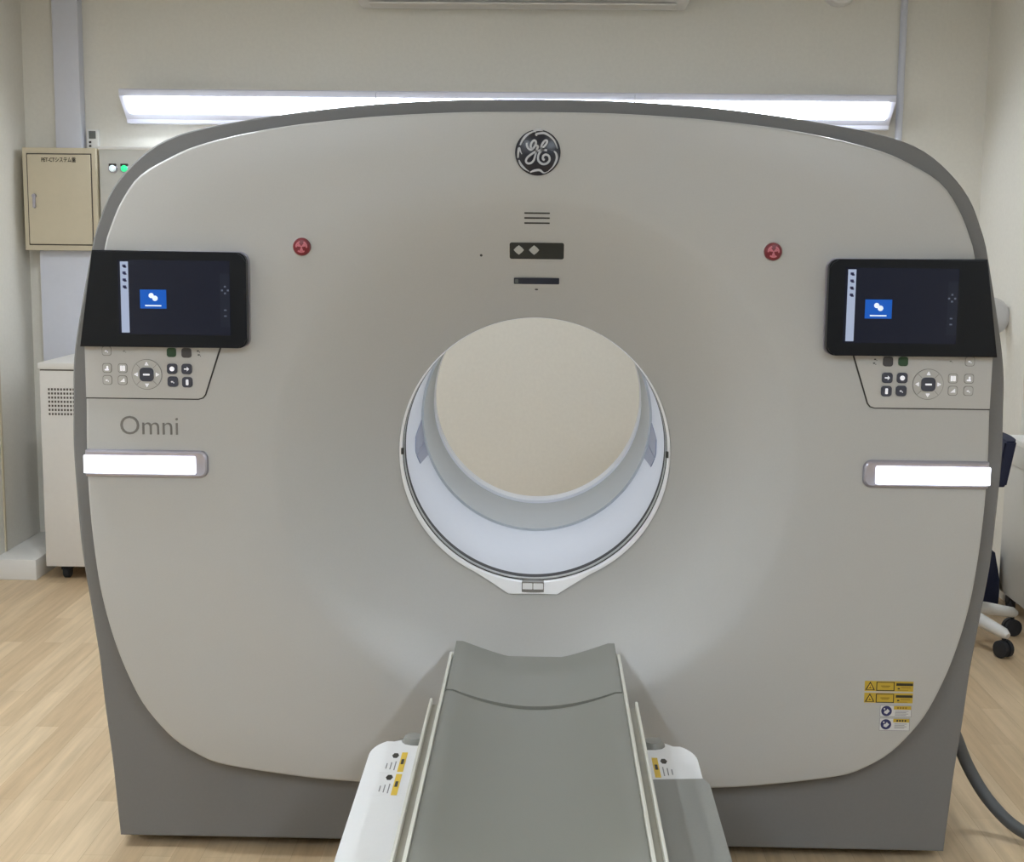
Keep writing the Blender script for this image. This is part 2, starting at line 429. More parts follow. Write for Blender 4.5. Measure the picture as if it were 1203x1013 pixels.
obj('bore_light', bm, M['bore_lamp'], g, 30)
for s in (-1, 1):                                # small dark catches at the ring's sides
    obj('ring_catch', box(B(), min(s * .335, s * .342), max(s * .335, s * .342), DISH - .014, DISH - .004, CZ - .006, CZ + .010, .001), M['seam'], ring)

def fp(bm, pts, h0, h1, mi=0, flat=None):
    """a plate lying on the front cover: outline in (x, z), from h0 to h1 proud of the surface"""
    return prism(bm, pts, lambda a, b: Vector((a, (face_y(a, b) if flat is None else flat) - h1, b)), lambda a, b: Vector((a, (face_y(a, b) if flat is None else flat) - h0, b)), mi=mi)

def ribbon(bm, pts, w, h0, h1, per=6, y=0.0, smooth=True):
    """a flat stroke of constant or tapering width along 2D points (x, z)"""
    P = catmull([(a, b, 0) for a, b in pts], per) if smooth else [Vector((a, b, 0)) for a, b in pts]
    n = len(P); L = []; R = []
    for i, p in enumerate(P):
        d = (P[min(i + 1, n - 1)] - P[max(i - 1, 0)])
        d = d.normalized() if d.length > 1e-9 else Vector((1, 0, 0))
        nn = Vector((-d.y, d.x, 0))
        t = i / (n - 1)
        ww = w(t) if callable(w) else w
        L.append(p + nn * ww / 2); R.append(p - nn * ww / 2)
    for i in range(n - 1):
        q = [L[i], R[i], R[i + 1], L[i + 1]]
        top = [bm.verts.new((v.x, y - h1, v.y)) for v in q]; bot = [bm.verts.new((v.x, y - h0, v.y)) for v in q]
        bm.faces.new(top)
        for k in range(4): bm.faces.new((top[k], bot[k], bot[(k + 1) % 4], top[(k + 1) % 4]))
    return bm

# round emblem at the top: dark enamel disc, silver ring with four curls, script monogram
EX, EZ, ER = 0.0, 1.774, 0.0535
emb = obj('emblem', lathe(B(), [(ER - .002, 0), (ER, -.002), (ER, -.004), (ER - .003, -.006), (.0005, -.006)], (EX, 0, EZ), 'Y', 48), M['logo_black'], g)
def E_(px, py): return (EX + (px - 470) / 330 * ER, EZ - (py - 500) / 330 * ER)
bm = B()
for arc in ([(212, 395), (250, 318), (310, 250), (385, 208), (440, 205)], [(455, 262), (440, 240), (480, 228), (560, 222), (640, 262), (700, 320), (735, 385), (752, 440)],
            [(705, 478), (735, 510), (748, 575), (728, 640), (690, 705), (625, 770)], [(182, 580), (186, 500), (198, 440), (215, 480), (238, 525)], [(196, 610), (225, 670), (280, 730), (345, 772)],
            [(360, 785), (420, 760), (500, 752), (560, 790), (620, 772)], [(400, 190), (470, 178), (540, 190)]):
    ribbon(bm, [E_(*p) for p in arc], lambda t: .0042 * (.45 + .8 * math.sin(PI * min(1, t + .1)) ), .006, .0075, 6)
obj('emblem_ring', bm, M['chrome'], emb, 0)
bm = B()
for st, w in (([(308, 362), (312, 405), (335, 445), (372, 462), (412, 430), (440, 375), (436, 338), (410, 328), (380, 360), (366, 410), (382, 450)], .0038),
              ([(440, 395), (470, 415), (452, 468), (434, 540), (412, 610), (372, 650), (325, 656), (298, 625), (318, 575), (372, 528), (440, 486), (520, 466), (602, 466)], .0038),
              ([(515, 440), (560, 412), (598, 365), (602, 332), (576, 326), (542, 362), (520, 410), (530, 450), (560, 466)], .0036),
              ([(525, 468), (486, 520), (474, 580), (490, 630), (545, 664), (605, 652), (642, 605), (632, 552), (590, 528), (552, 546), (545, 590), (572, 606)], .0040)):
    ribbon(bm, [E_(*p) for p in st], w * 1.25, .006, .0078, 7)
obj('monogram', bm, M['chrome'], emb, 0)

bm = B()
for z in (1.633, 1.6215, 1.6095): fp(bm, rrect(-.0305, .0305, z - .0019, z + .0019, .001), -.001, .0012)
obj('speaker_slot_row', bm, M['seam'], g)
fr = obj('camera_window', fp(B(), rrect(-.066, .066, 1.523, 1.563, .005), -.004, .002), M['window'], g)
obj('window_bezel', fp(B(), rrect(-.069, .069, 1.519, 1.5645, .006), -.004, .0012), M['panel'], fr)
for x in (-.0435, -.0065):
    pts = [(x + .0125 * c, 1.545 + .0115 * s) for c, s in ((1, 0), (.55, .55), (0, 1), (-.55, .55), (-1, 0), (-.55, -.55), (0, -1), (.55, -.55))]
    obj('lens', fp(B(), pts, 0, .0055), M['lens'], fr)
sl = obj('sensor_slot', fp(B(), rrect(-.056, .056, 1.4605, 1.4765, .002), -.004, .002), M['slot'], g)
obj('slot_lip', fp(B(), rrect(-.058, .058, 1.452, 1.4605, .002), -.004, .0018), M['panel'], sl)
obj('slot_lens', fp(B(), rrect(-.0535, -.0395, 1.463, 1.473, .002), .001, .0028), M['lcd'], sl)
obj('pinhole', fp(B(), circle(-.135, 1.531, .0032, 12), -.001, .0008), M['seam'], g)
obj('pinhole', fp(B(), circle(.0, 1.447, .0042, 12, .002), -.001, .0008), M['seam'], g)

# red emergency buttons
for s in (-1, 1):
    x, z = s * .561, 1.548
    eb = obj('emergency_button', lathe(B(), [(.0215, .001), (.0215, -.006), (.0195, -.011), (.016, -.0125), (.0005, -.0125)], (x, face_y(x, z), z), 'Y', 32), M['red'], g, label='dark red emergency button')
    obj('button_collar', lathe(B(), [(.0245, .001), (.0245, -.002), (.0225, -.003), (.0215, -.003)], (x, face_y(x, z), z), 'Y', 32, False), M['panel'], eb)
    bm = B()
    yb = face_y(x, z)
    for k in range(3):
        a0 = PI / 2 + k * 2 * PI / 3 + .32
        ribbon(bm, [(x + .0125 * math.cos(a0 + j * .27), z + .0125 * math.sin(a0 + j * .27)) for j in range(6)], .0035, .0120, .0135, 4, yb)
    for k in range(3):
        a0 = -PI / 2 + k * 2 * PI / 3
        ribbon(bm, [(x + .010 * math.cos(a0), z + .010 * math.sin(a0)), (x, z)], lambda t: .0075 * (1 - t) + .0015, .0120, .0135, 4, yb, False)
    obj('button_print', bm, M['pink'], eb, 0)

# displays, control panels and light bars on both flanks
DY = -.034
def tile(bm, x0, x1, z0, z1, h0, h1, r=0.0):
    return prism(bm, rrect(x0, x1, z0, z1, r) if r else [(x0, z0), (x1, z0), (x1, z1), (x0, z1)], lambda a, b: Vector((a, DY - h1, b)), lambda a, b: Vector((a, DY - h0, b)))
for s in (-1, 1):
    # housing: wedge that wraps the shell edge on the outside, rounded tablet end on the inside
    pts = [(s * 1.0590, 1.5355), (s * 1.0945, 1.3050)]
    c2 = rrect(.690, .90, 1.3050, 1.5330, (.022, 0, 0, .022), 6)
    inner = [(s * a, b) for a, b in c2 if a < .75]
    inner.sort(key=lambda p: p[1])
    pts = pts + inner
    bm = B()
    prism(bm, pts, lambda a, b: Vector((a, DY, b)), lambda a, b: Vector((a, .06, b)))
    bmesh.ops.bevel(bm, geom=[e for e in bm.edges if all(v.co.y < DY + .001 for v in e.verts)], offset=.004, segments=2, affect='EDGES')
    d = obj('display', bm, M['black'], g, 30, label='black tablet display on the ' + ('left' if s < 0 else 'right') + ' flank')
    # silver edge behind the tablet end
    pts2 = [(s * a, b) for a, b in rrect(.6880, .96, 1.3035, 1.5348, (.0235, .004, .004, .0235), 6)]
    obj('display_edge', prism(B(), pts2, lambda a, b: Vector((a, DY + .022, b)), lambda a, b: Vector((a, .02, b))), M['silver'], d)
    x0, x1, z0, z1 = (-.997, -.729, 1.336, 1.513) if s < 0 else (.728, .994, 1.336, 1.513)
    obj('screen', tile(B(), x0, x1, z0, z1, -.001, .0008), M['screen'], d)
    w, h = x1 - x0, z1 - z0
    off = .006 if s < 0 else .006
    obj('side_bar', tile(B(), x0 + off, x0 + off + .019, z0 + .004, z1 - .004, .0006, .0014), M['screen_bar'], d)
    bm = B()
    for k in range(4):
        zc = z1 - .014 - k * .0165; xc = x0 + off + .0095
        tile(bm, xc - .004, xc + .004, zc - .003, zc + .003, .0012, .0018, .001); tile(bm, xc - .0012, xc + .0055, zc - .0048, zc - .0012, .0012, .0018)
    obj('bar_icon_row', bm, M['label_blue'], d)
    tx = x0 + (.052 if s < 0 else .049); tz = z0 + (.062 if s < 0 else .058)
    obj('start_tile', tile(B(), tx, tx + .063, tz, tz + .045, .0006, .0014), M['screen_tile'], d)
    bm = B()
    prism(bm, circle(tx + .027, tz + .031, .0062, 12), lambda a, b: Vector((a, DY - .002, b)), lambda a, b: Vector((a, DY - .001, b)))
    prism(bm, circle(tx + .036, tz + .0245, .0066, 12), lambda a, b: Vector((a, DY - .0022, b)), lambda a, b: Vector((a, DY - .001, b)))
    tile(bm, tx + .012, tx + .051, tz + .0055, tz + .0085, .001, .002)
    obj('tile_icon', bm, M['screen_icon'], d)
    ix = x1 - (.012 if s < 0 else .014)
    for dx, dz in ((0, .052 + .009), (-.007, .052), (.007, .052), (0, .052 - .007)):
        zc = z0 + .055 + dz; bm = B(); tile(bm, ix + dx - .0022, ix + dx + .0022, zc - .002, zc + .002, .0006, .0014); obj('screen_icon', bm, M['screen_dim'], d)
    for dz in (.060, .046): bm = B(); tile(bm, ix - .003, ix + .003, z0 + dz - .0016, z0 + dz + .0016, .0006, .0014); obj('screen_icon', bm, M['screen_dim'], d)
    bm = B()
    tile(bm, x1 - .024, x1 - .001, z0 + .02, z1 - .03, .0004, .0009)
    obj('icon_column', bm, M['screen_col'], d)

    # control panel: cut-out plate with a dark seam round it
    def P2(a, b): return (s * a, b)
    plate = [P2(1.0925, 1.3035), P2(1.0925, 1.1785), P2(.818, 1.1785), P2(.808, 1.1815), P2(.802, 1.189), P2(.764, 1.3035)]
    seam = [P2(1.0935, 1.3035), P2(1.0935, 1.1755), P2(.818, 1.1755), P2(.806, 1.1790), P2(.7992, 1.187), P2(.760, 1.3035)]
    cp = obj('control_panel', fp(B(), plate, -.01, .004), M['panel'], g, label='pale key panel under the ' + ('left' if s < 0 else 'right') + ' display')
    obj('panel_seam', fp(B(), seam, -.01, .0014), M['seam'], cp)
    def K(zx, zy): return (s * (.942 - (zx - 465) * .000346), 1.2365 - (zy - 247) * .000346)
    def key(name, zx, zy, r, m, sq=False, h=.0075):
        x, z = K(zx, zy)
        o = rrect(x - r, x + r, z - r, z + r, r * (.3 if sq else .55), 4) if sq is not None else circle(x, z, r, 20)
        return obj(name, fp(B(), o, .002, h), m, cp)
    def icon(name, shapes, m, par=None, h=.0086):
        bm = B()
        for pts in shapes: fp(bm, pts, .004, h)
        return obj(name, bm, m, par or cp, 0)
    def sh(zx, zy, kind):
        x, z = K(zx, zy); u = .000346 * 10
        R_ = lambda dx0, dx1, dz0, dz1: rrect(x + dx0 * u, x + dx1 * u, z + dz0 * u, z + dz1 * u, .3 * u, 2)
        return {'dot': [circle(x, z, 1.7 * u, 12)], 'figure': [R_(-1.6, 1.2, -1.7, -.7), R_(-.3, .9, -1.6, 1.5)], 'grid': [R_(-1.7, -.2, -1.8, 1.8), R_(.2, 1.7, -1.8, 1.8)],
                'arrow': [[(x - 1.8 * u, z - .4 * u), (x + .2 * u, z - .4 * u), (x + .2 * u, z - 1.6 * u), (x + 1.8 * u, z), (x + .2 * u, z + 1.6 * u), (x + .2 * u, z + .4 * u), (x - 1.8 * u, z + .4 * u)]],
                'bar': [R_(-.9, .9, -2, 2)], 'small': [R_(-1.2, .3, -.5, .4), R_(.5, 1.0, -1.2, -.4)], 'tri': [[(x - 1.6 * u, z - 1.2 * u), (x + 1.6 * u, z - 1.2 * u), (x + 1.3 * u, z + 1.4 * u)]]}[kind]
    for zx, zy, ic in ((185, 85, 'small'), (185, 205, 'figure'), (295, 205, 'grid'), (185, 290, 'small'), (292, 290, 'tri')):
        k = key('light_key', zx, zy, .0102, M['panel'], False, .0056)
        bmk = B()
        x, z = K(zx, zy); o1 = rrect(x - .0116, x + .0116, z - .0116, z + .0116, .006, 4)
        fp(bmk, o1, .0015, .0046); obj('key_outline', bmk, M['key_outline'], cp, 0)
        icon('key_icon', sh(zx, zy, ic), M['key_light'], None, .0066)
    icon('panel_mark', sh(312, 85, 'small'), M['key_outline'], None, .0046)
    key('green_key', 643, 90, .0112, M['key_green']); key('grey_key', 748, 92, .0118, M['key_grey'])
    icon('panel_mark', sh(832, 78, 'small') + sh(838, 105, 'small'), M['key_grey'], None, .0046)
    for zx, zy, ic in ((645, 205, 'dot'), (748, 205, 'arrow'), (648, 295, 'small'), (750, 298, 'bar')):
        key('dark_key', zx, zy, .0126, M['key_dark']); icon('key_icon', sh(zx, zy, ic), M['key_light'])
    x, z = K(465, 247)
    obj('dial_edge', fp(B(), circle(x, z, .0372, 40), .002, .0046), M['key_outline'], cp)
    obj('dial', fp(B(), circle(x, z, .0358, 40), .002, .0062), M['panel'], cp)
    obj('dial_centre', fp(B(), rrect(x - .0168, x + .0168, z - .0165, z + .0165, .0095, 5), .004, .0095), M['key_dark'], cp)
    obj('dial_bar', fp(B(), rrect(x - .008, x + .008, z - .0022, z + .0022, .001), .006, .0103), M['key_light'], cp, 0)
    for k in range(4):
        a = k * PI / 2; cx, cz = x + .0252 * math.cos(a), z + .0252 * math.sin(a)
        obj('dial_arrow', fp(B(), [(cx + .0058 * math.cos(a + q), cz + .0058 * math.sin(a + q)) for q in (0, 2.1, -2.1)], .004, .0070), M['key_light'], cp, 0)
    for k in range(4):
        bm = B()
        a = PI / 4 + k * PI / 2
        ribbon(bm, [(x + .022 * math.cos(a), z + .022 * math.sin(a)), (x + .035 * math.cos(a), z + .035 * math.sin(a))], .001, .004, .0066, 2, 0, False)
        obj('dial_tick', bm, M['key_outline'], cp, 0)

    # light bar
    bm = B()
    loops = []
    for ins, h in ((0, -.01), (0, .006), (.002, .010), (.006, .0125), (.010, .0115)):
        o_ = rrect(.797 + ins, 1.0985 - ins, .984 + ins, 1.0505 - ins, (.020 - ins * .9, .003, .003, .020 - ins * .9), 8)
        loops.append([bm.verts.new((s * a, -h, b)) for a, b in o_])
    for A_, B_ in zip(loops, loops[1:]):
        for k in range(len(A_)): bm.faces.new((A_[k], A_[(k + 1) % len(A_)], B_[(k + 1) % len(A_)], B_[k]))
    bm.faces.new(loops[0]); bm.faces.new(loops[-1][::-1])
    lb = obj('light_bar', bm, M['silver'], g, 30, label='silver framed light bar on the ' + ('left' if s < 0 else 'right') + ' flank')
    st = [(s * a, b) for a, b in rrect(.826, 1.1005, .9935, 1.037, (.004, .001, .001, .004), 3)]
    obj('light_strip', prism(B(), st, lambda a, b: Vector((a, -.0145, b)), lambda a, b: Vector((a, .01, b))), M['strip'], lb)

obj('model_lettering', text_bm('Omni', .066, lambda x, h, y: Vector((-1.012 + x, -h, 1.0885 + y)), .0016, bold=-.0004, width=.142), M['letter'], g, 0)

# warning labels, lower right of the front cover
def WX(zx): return .8345 + (zx - 222) / 11.256 * .00206
def WZ(zy): return .4955 - (zy - 135) / 11.256 * .00206
def wr(x0, x1, y0, y1): return [(WX(x0), WZ(y1)), (WX(x1), WZ(y1)), (WX(x1), WZ(y0)), (WX(x0), WZ(y0))]
for row, dy in ((0, 0), (1, 166)):
    wl = obj('laser_warning_label', fp(B(), wr(176, 830, 130 + dy, 272 + dy - row * 4), -.001, .0006), M['yellow'], g, 0, label='yellow laser warning label')
    bm = B()
    for q in ([(185, 256), (315, 256), (250, 138)],): fp(bm, [(WX(a), WZ(b + dy)) for a, b in q], .0004, .0010)
    for x0, x1, y0, y1 in ((332, 577, 140, 150), (332, 577, 255, 266), (332, 344, 140, 266), (566, 577, 140, 266), (600, 825, 156, 192), (620, 650, 222, 240)): fp(bm, wr(x0, x1, y0 + dy, y1 + dy), .0004, .0010)
    obj('label_print', bm, M['ink'], wl, 0)
    bm = B()
    fp(bm, [(WX(a), WZ(b + dy)) for a, b in ((208, 246), (292, 246), (250, 164))], .0008, .0014)
    obj('triangle_fill', bm, M['yellow_b'], wl, 0)
    bm = B()
    fp(bm, circle(WX(250), WZ(222 + dy), .0028, 12), .001, .0018)
    for a in range(3): ribbon(bm, [(WX(250), WZ(222 + dy)), (WX(250) + .0062 * math.cos(PI / 2 + a * 2.094), WZ(222 + dy) + .0062 * math.sin(PI / 2 + a * 2.094))], .0014, .001, .0018, 2, 0, False)
    obj('warning_symbol', bm, M['ink_soft'], wl, 0)
    for x0, x1, y0, y1 in ((395, 520, 192, 204), (410, 505, 212, 220), (665, 790, 206, 212), (665, 800, 222, 228), (620, 760, 250, 256)):
        obj('text_line', fp(B(), wr(x0, x1, y0 + dy, y1 + dy), .0004, .0010), M['ink_soft'], wl, 0)
for row, (y0, y1, x1) in enumerate(((468, 628, 822), (648, 824, 806))):
    wl = obj('manual_label', fp(B(), wr(398, x1, y0, y1), -.001, .0006), M['label'], g, 0, label='white label with a blue mandatory sign')
    bm = B()
    cy = (y0 + y1) / 2; cx, cz, rr = WX(485), WZ(cy), .0132
    fp(bm, circle(cx, cz, rr, 24), .0004, .0012); obj('blue_sign', bm, M['label_blue'], wl, 0)
    bm = B()
    fp(bm, [(cx - .006, cz - .005), (cx + .001, cz - .0075), (cx + .008, cz), (cx + .002, cz + .006), (cx - .001, cz + .001), (cx - .005, cz + .001)], .001, .0017)
    fp(bm, circle(cx - .0055, cz + .0055, .0022, 10), .001, .0017)
    obj('sign_figure', bm, M['label'], wl, 0)
    fpb = fp(B(), wr(582, x1 - 8, y0 + 8, y0 + 58), .0004, .0010); obj('yellow_header', fpb, M['yellow'], wl, 0)
    bm = B()
    for k in range(4): fp(bm, wr(625 + k * 36, 648 + k * 36, y0 + 22, y0 + 46), .0008, .0014)
    obj('header_print', bm, M['ink'] if row else M['ink_soft'], wl, 0)
    for k in range(4): obj('text_line', fp(B(), wr(600, x1 - 40 - (k % 2) * 30, y0 + 76 + k * 19, y0 + 84 + k * 19), .0004, .0010), M['ink_grey'], wl, 0)
    bm = B()
    for q in ((396, 402, y0, y1), (x1 - 6, x1, y0, y1), (398, x1, y0, y0 + 5), (398, x1, y1 - 5, y1)): fp(bm, wr(*q), .0004, .0010)
    obj('label_border', bm, M['ink_grey'], wl, 0)

# ------------------------------------------------------------------ the scanner table
TX = 0.009; YT = -2.45
t = thing('scanner_table', 'long patient table with concave grey pad and white covers, in front of the scanner bore', 'table', (TX, -1.3, 0))
def sag(x, hw=.198, d=.046, flat=0.0):              # height of the concave surface over its lowest line
    q = min(1.0, abs(x) / hw)
    q2 = max(0.0, (q - .34) / .66)
    return d * ((q ** 1.9) * (1 - flat) + (q2 ** 1.15) * flat)
def trough(bm, y0, y1, hw, ztop_mid, thick, d=.046, n=24, ny=8, fl=0.0):
    top, bot = [], []
    ys = [y0 + (y1 - y0) * j / ny for j in range(ny + 1)]
    for y in ys:
        tr, br_ = [], []
        flat = fl * (y - y0) / (y1 - y0)
        for k in range(n + 1):
            x = -hw + 2 * hw * k / n
            z = ztop_mid + sag(x, hw, d, flat)
            e = 0.0
            if k in (0, n): e = .006
            tr.append(bm.verts.new((TX + x, y, z - e))); br_.append(bm.verts.new((TX + x * .995, y, z - thick - e * .2)))
        top.append(tr); bot.append(br_)
    for j in range(ny):
        for k in range(n):
            bm.faces.new((top[j][k], top[j][k + 1], top[j + 1][k + 1], top[j + 1][k])); bm.faces.new((bot[j][k + 1], bot[j][k], bot[j + 1][k], bot[j + 1][k + 1]))
        bm.faces.new((top[j][0], top[j + 1][0], bot[j + 1][0], bot[j][0])); bm.faces.new((top[j + 1][n], top[j][n], bot[j][n], bot[j + 1][n]))
    for j in (0, ny):
        for k in range(n): bm.faces.new((top[j][k], top[j][k + 1], bot[j][k + 1], bot[j][k]))
    return bm
ZM = .545
obj('head_pad', trough(B(), -.372, 0.0, .196, ZM - .001, .018, .043, fl=1.0), M['pad'], t, 50)
obj('body_pad', trough(B(), YT, -.377, .197, ZM - .007, .020, .048), M['pad'], t, 50, label='long grey body pad')
bm = trough(B(), YT - .02, -.006, .2035, ZM - .030, .018, .046)
obj('cradle', bm, M['cradle'], t, 40)
bm = B()
for s in (-1, 1):                                   # upstanding cream lip of the cradle outside the pad
    xs = sorted((TX + s * .1975, TX + s * .2045)); box(bm, xs[0], xs[1], YT - .02, -.11, .545, .587, .0015)
obj('cradle_lip', bm, M['cradle'], t)
for s in (-1, 1):
    xs = sorted((TX + s * .2185, TX + s * .2245))
    r = obj('side_rail', box(B(), xs[0], xs[1], YT, -.455, .535, .588, .002), M['cradle'], t)
    xs = sorted((TX + s * .2047, TX + s * .2185))
    obj('rail_channel', box(B(), xs[0], xs[1], YT, -.462, .53, .576, .001), M['channel'], r)
obj('cradle_support', box(B(), TX - .2, TX + .2, YT, -.30, .46, .522, .01), M['tablegrey'], t)
# lower body with white side covers
obj('base', box(B(), TX - .30, TX + .30, YT + .2, -.55, 0.0, .44, .02), M['tablegrey'], t)
def cover_poly(s, y_far, y_near, x_in, x_out, rad):
    pts = [(s * x_in, y_near), (s * x_out, y_near)]
    n = 10
    for k in range(n + 1):
        a = k / n * PI / 2
        pts.append((s * (x_out - rad + rad * math.cos(a)), y_far - rad * 1.35 + rad * 1.35 * math.sin(a)))
    pts += [(s * (x_in + .066), y_far), (s * (x_in + .066), y_far - .022), (s * (x_in + .058), y_far - .036), (s * (x_in + .042), y_far - .043), (s * x_in, y_far - .046)]
    return [(TX + a, b) for a, b in pts]
covers = {}
for s in (-1, 1):
    bm = B()
    prism(bm, cover_poly(s, -.347, YT + .1, .228, .358, .075), lambda a, b: Vector((a, b, .455)), lambda a, b: Vector((TX + (a - TX) * .985, b, .09)))
    bmesh.ops.bevel(bm, geom=[e for e in bm.edges if all(v.co.z > .45 and abs(v.co.x - TX) > .296 for v in e.verts)], offset=.010, segments=3, affect='EDGES')
    covers[s] = obj('side_cover', bm, M['tablewhite'], t, 40)
    obj('corner_bumper', lathe(B(), [(.010, -.10), (.024, -.095), (.0265, -.06), (.0265, -.008), (.020, .002), (.0005, .003)], (TX + s * .268, -.356, .4625), 'Z', 20), M['tablegrey'], t)
bm = B()
prism(bm, [(TX + a, b) for a, b in ((.232, -.578), (.361, -.566), (.366, -.60), (.366, YT + .1), (.232, YT + .1))], lambda a, b: Vector((a, b, .464)), lambda a, b: Vector((a, b, .08)))
bmesh.ops.bevel(bm, geom=[e for e in bm.edges if all(v.co.z > .46 for v in e.verts)], offset=.006, segments=2, affect='EDGES')
obj('lower_cover', bm, M['tablegrey'], t, 40, label='grey cover section on the right side')
# pinch labels on the covers
def pinch(s, y0, par, TX=TX):
    lab = obj('pinch_label', box(B(), *sorted((TX + s * .270, TX + s * .324)), y0 - .118, y0, .4548, .4554), M['tablewhite'], par, 0)
    obj('yellow_band', box(B(), *sorted((TX + s * .274, TX + s * .2865)), y0 - .114, y0 - .003, .455, .4560), M['yellow_b'], lab, 0)
    obj('band_print', box(B(), *sorted((TX + s * .2775, TX + s * .2835)), y0 - .072, y0 - .044, .4555, .4566), M['ink'], lab, 0)
    c0 = (TX + s * .299, y0 - .022)
    bm = B()
    prism(bm, [(c0[0] + .0075 * math.cos(a * PI / 3), c0[1] + .015 * math.sin(a * PI / 3)) for a in range(6)], lambda a, b: Vector((a, b, .4562)), lambda a, b: Vector((a, b, .4550)))
    obj('pinch_sign', bm, M['ink'], lab, 0)
    for k in range(3): obj('text_line', box(B(), *sorted((TX + s * (.293 + k * .009), TX + s * (.2953 + k * .009))), y0 - .105 + k * .004, y0 - .056 - k * .006, .4552, .4560), M['ink_grey'], lab, 0)
pinch(-1, -.432, covers[-1]); pinch(-1, -.556, covers[-1]); pinch(1, -.436, covers[1], TX - .016)

# ------------------------------------------------------------------ hose on the right
hp = catmull([(1.1055, .33, .335), (1.118, .315, .314), (1.146, .30, .256), (1.185, .29, .165), (1.235, .25, .085), (1.30, .19, .032), (1.40, .10, .0185), (1.56, -.06, .0175), (1.75, -.35, .0175), (1.85, -.9, .0175), (1.8, -1.7, .0175)], 8)
tag(obj('hose', tube(B(), hp, .0165, 14), M['hose'], None, 60, loc=(1.3, .1, 0)), 'thick dark grey hose curving from the scanner base onto the wood floor at right', 'hose')

# ------------------------------------------------------------------ wall lights (three in a row) on the back wall
LX = [-1.955, -.735, .485, 1.705]
LX = [-1.962 + 3.573 * k / 3 for k in range(4)]
labs = ['lit white linear wall light at the left, its end near the beige breaker box',
        'lit white linear wall light in the middle, mostly hidden by the scanner top',
        'lit white linear wall light at the right, its end near the thin conduit']
for i in range(3):
    xa, xb = LX[i] + .001, LX[i + 1] - .001
    L = thing('wall_light', labs[i], 'light', ((xa + xb) / 2, WB, 2.1), 'linear lights in a row on the back wall')
    prof = [(WB, 2.080), (WB, 2.215), (3.222, 2.2265), (3.216, 2.222), (3.219, 2.195), (3.335, 2.098), (3.340, 2.080)]
    bm = B(); prism(bm, prof, lambda a, b: Vector((xa, a, b)), lambda a, b: Vector((xb, a, b)))
    obj('housing', bm, M['lamp_body'], L, 0)
    ea = .03 if i == 0 else .004; eb_ = .03 if i == 2 else .004
    pr2 = [(3.313, 2.1225), (3.226, 2.1955), (3.216, 2.187), (3.292, 2.1215)]
    bm = B(); prism(bm, pr2, lambda a, b: Vector((xa + ea, a, b)), lambda a, b: Vector((xb - eb_, a, b)))
    obj('diffuser', bm, M['tube'], L, 0)

# ------------------------------------------------------------------ ceiling lights of the front half of the room (above the frame)
k = 0
for x, side in ((-1.12, 'left'), (1.45, 'right')):
    for y0, where in ((-5.3, 'nearer'), (-3.9, 'farther')):
        L = thing('ceiling_light', 'white ceiling batten light over the ' + side + ' side of the table, ' + where + ' one', 'light', (x, y0 + .6, ZC), 'ceiling lights along the table')
        obj('housing', box(B(), x - .075, x + .075, y0, y0 + 1.25, ZC - .03, ZC, .003), M['lamp_body'], L)
        obj('diffuser', box(B(), x - .045, x + .045, y0 + .02, y0 + 1.23, ZC - .034, ZC - .028, .001), M['tube_c'], L)

for x, y, lab in ((-1.9, -.2, 'round ceiling downlight left of the scanner front'), (-1.25, 1.0, 'added round ceiling fill light behind the scanner at left'), (1.1, 1.0, 'added round ceiling fill light behind the scanner at right')):  # the rear pair is unseen fill, added to brighten the back wall
    L = thing('downlight', lab, 'light', (x, y, ZC), 'round ceiling downlights')
    obj('trim_ring', lathe(B(), [(.085, -.008), (.105, -.006), (.108, 0), (.085, 0)], (x, y, ZC), 'Z', 32, False), M['lamp_body'], L)
    obj('diffuser', lathe(B(), [(.001, -.005), (.084, -.005), (.084, 0), (.001, 0)], (x, y, ZC), 'Z', 32), M['down_left'] if y < 0 else M['down'], L)

# ------------------------------------------------------------------ things on the back wall
ac = thing('air_conditioner', 'white wall air conditioner at the top edge above the scanner', 'air conditioner', (-.1, WB, 2.62))
bm = B()
prof = [(WB, 2.62), (3.22, 2.624), (3.17, 2.66), (3.165, 2.80), (3.19, 2.83), (WB, 2.835)]
prism(bm, prof, lambda a, b: Vector((-.855, a, b)), lambda a, b: Vector((.655, a, b)))
bmesh.ops.bevel(bm, geom=bm.edges[:], offset=.006, segments=2, affect='EDGES')
obj('body', bm, M['white'], ac)
obj('louver', box(B(), -.80, .60, 3.20, 3.31, 2.614, 2.6215, .002), M['offwhite'], ac)

tag(obj('round_detector', lathe(B(), [(.001, -.07), (.05, -.066), (.078, -.045), (.085, 0), (.085, .02), (.001, .02)], (1.365, WB - .02, 2.725), 'Y', 28), M['white'], None, 40, loc=(1.365, WB, 2.7)), 'small round white detector high on the back wall, right of the air conditioner', 'detector')

bm = box(B(), -2.30, -2.178, WB - .07, WB, 1.96, ZC, .003)
tag(obj('cable_duct', bm, M['duct'], None, loc=(-2.24, WB, 1.96)), 'pale blue-white vertical cable duct on the wall above the breaker box', 'duct', 'pale cable ducts')
bm = box(B(), -2.385, -2.10, WB - .10, WB, .0955, 1.4812, .003)
tag(obj('cable_duct', bm, M['duct'], None, loc=(-2.24, WB, .0955)), 'wide pale blue-white duct below the breaker box, behind the vented cabinet', 'duct', 'pale cable ducts')
cd = catmull([(1.667, WB - .016, ZC), (1.667, WB - .016, 2.4), (1.668, WB - .016, 1.9), (1.668, WB - .016, 1.2)], 6)
tag(obj('conduit', tube(B(), cd, .0165, 12), M['duct'], None, 60, loc=(1.667, WB, 1.2)), 'thin pale vertical conduit on the back wall right of the lights', 'conduit')

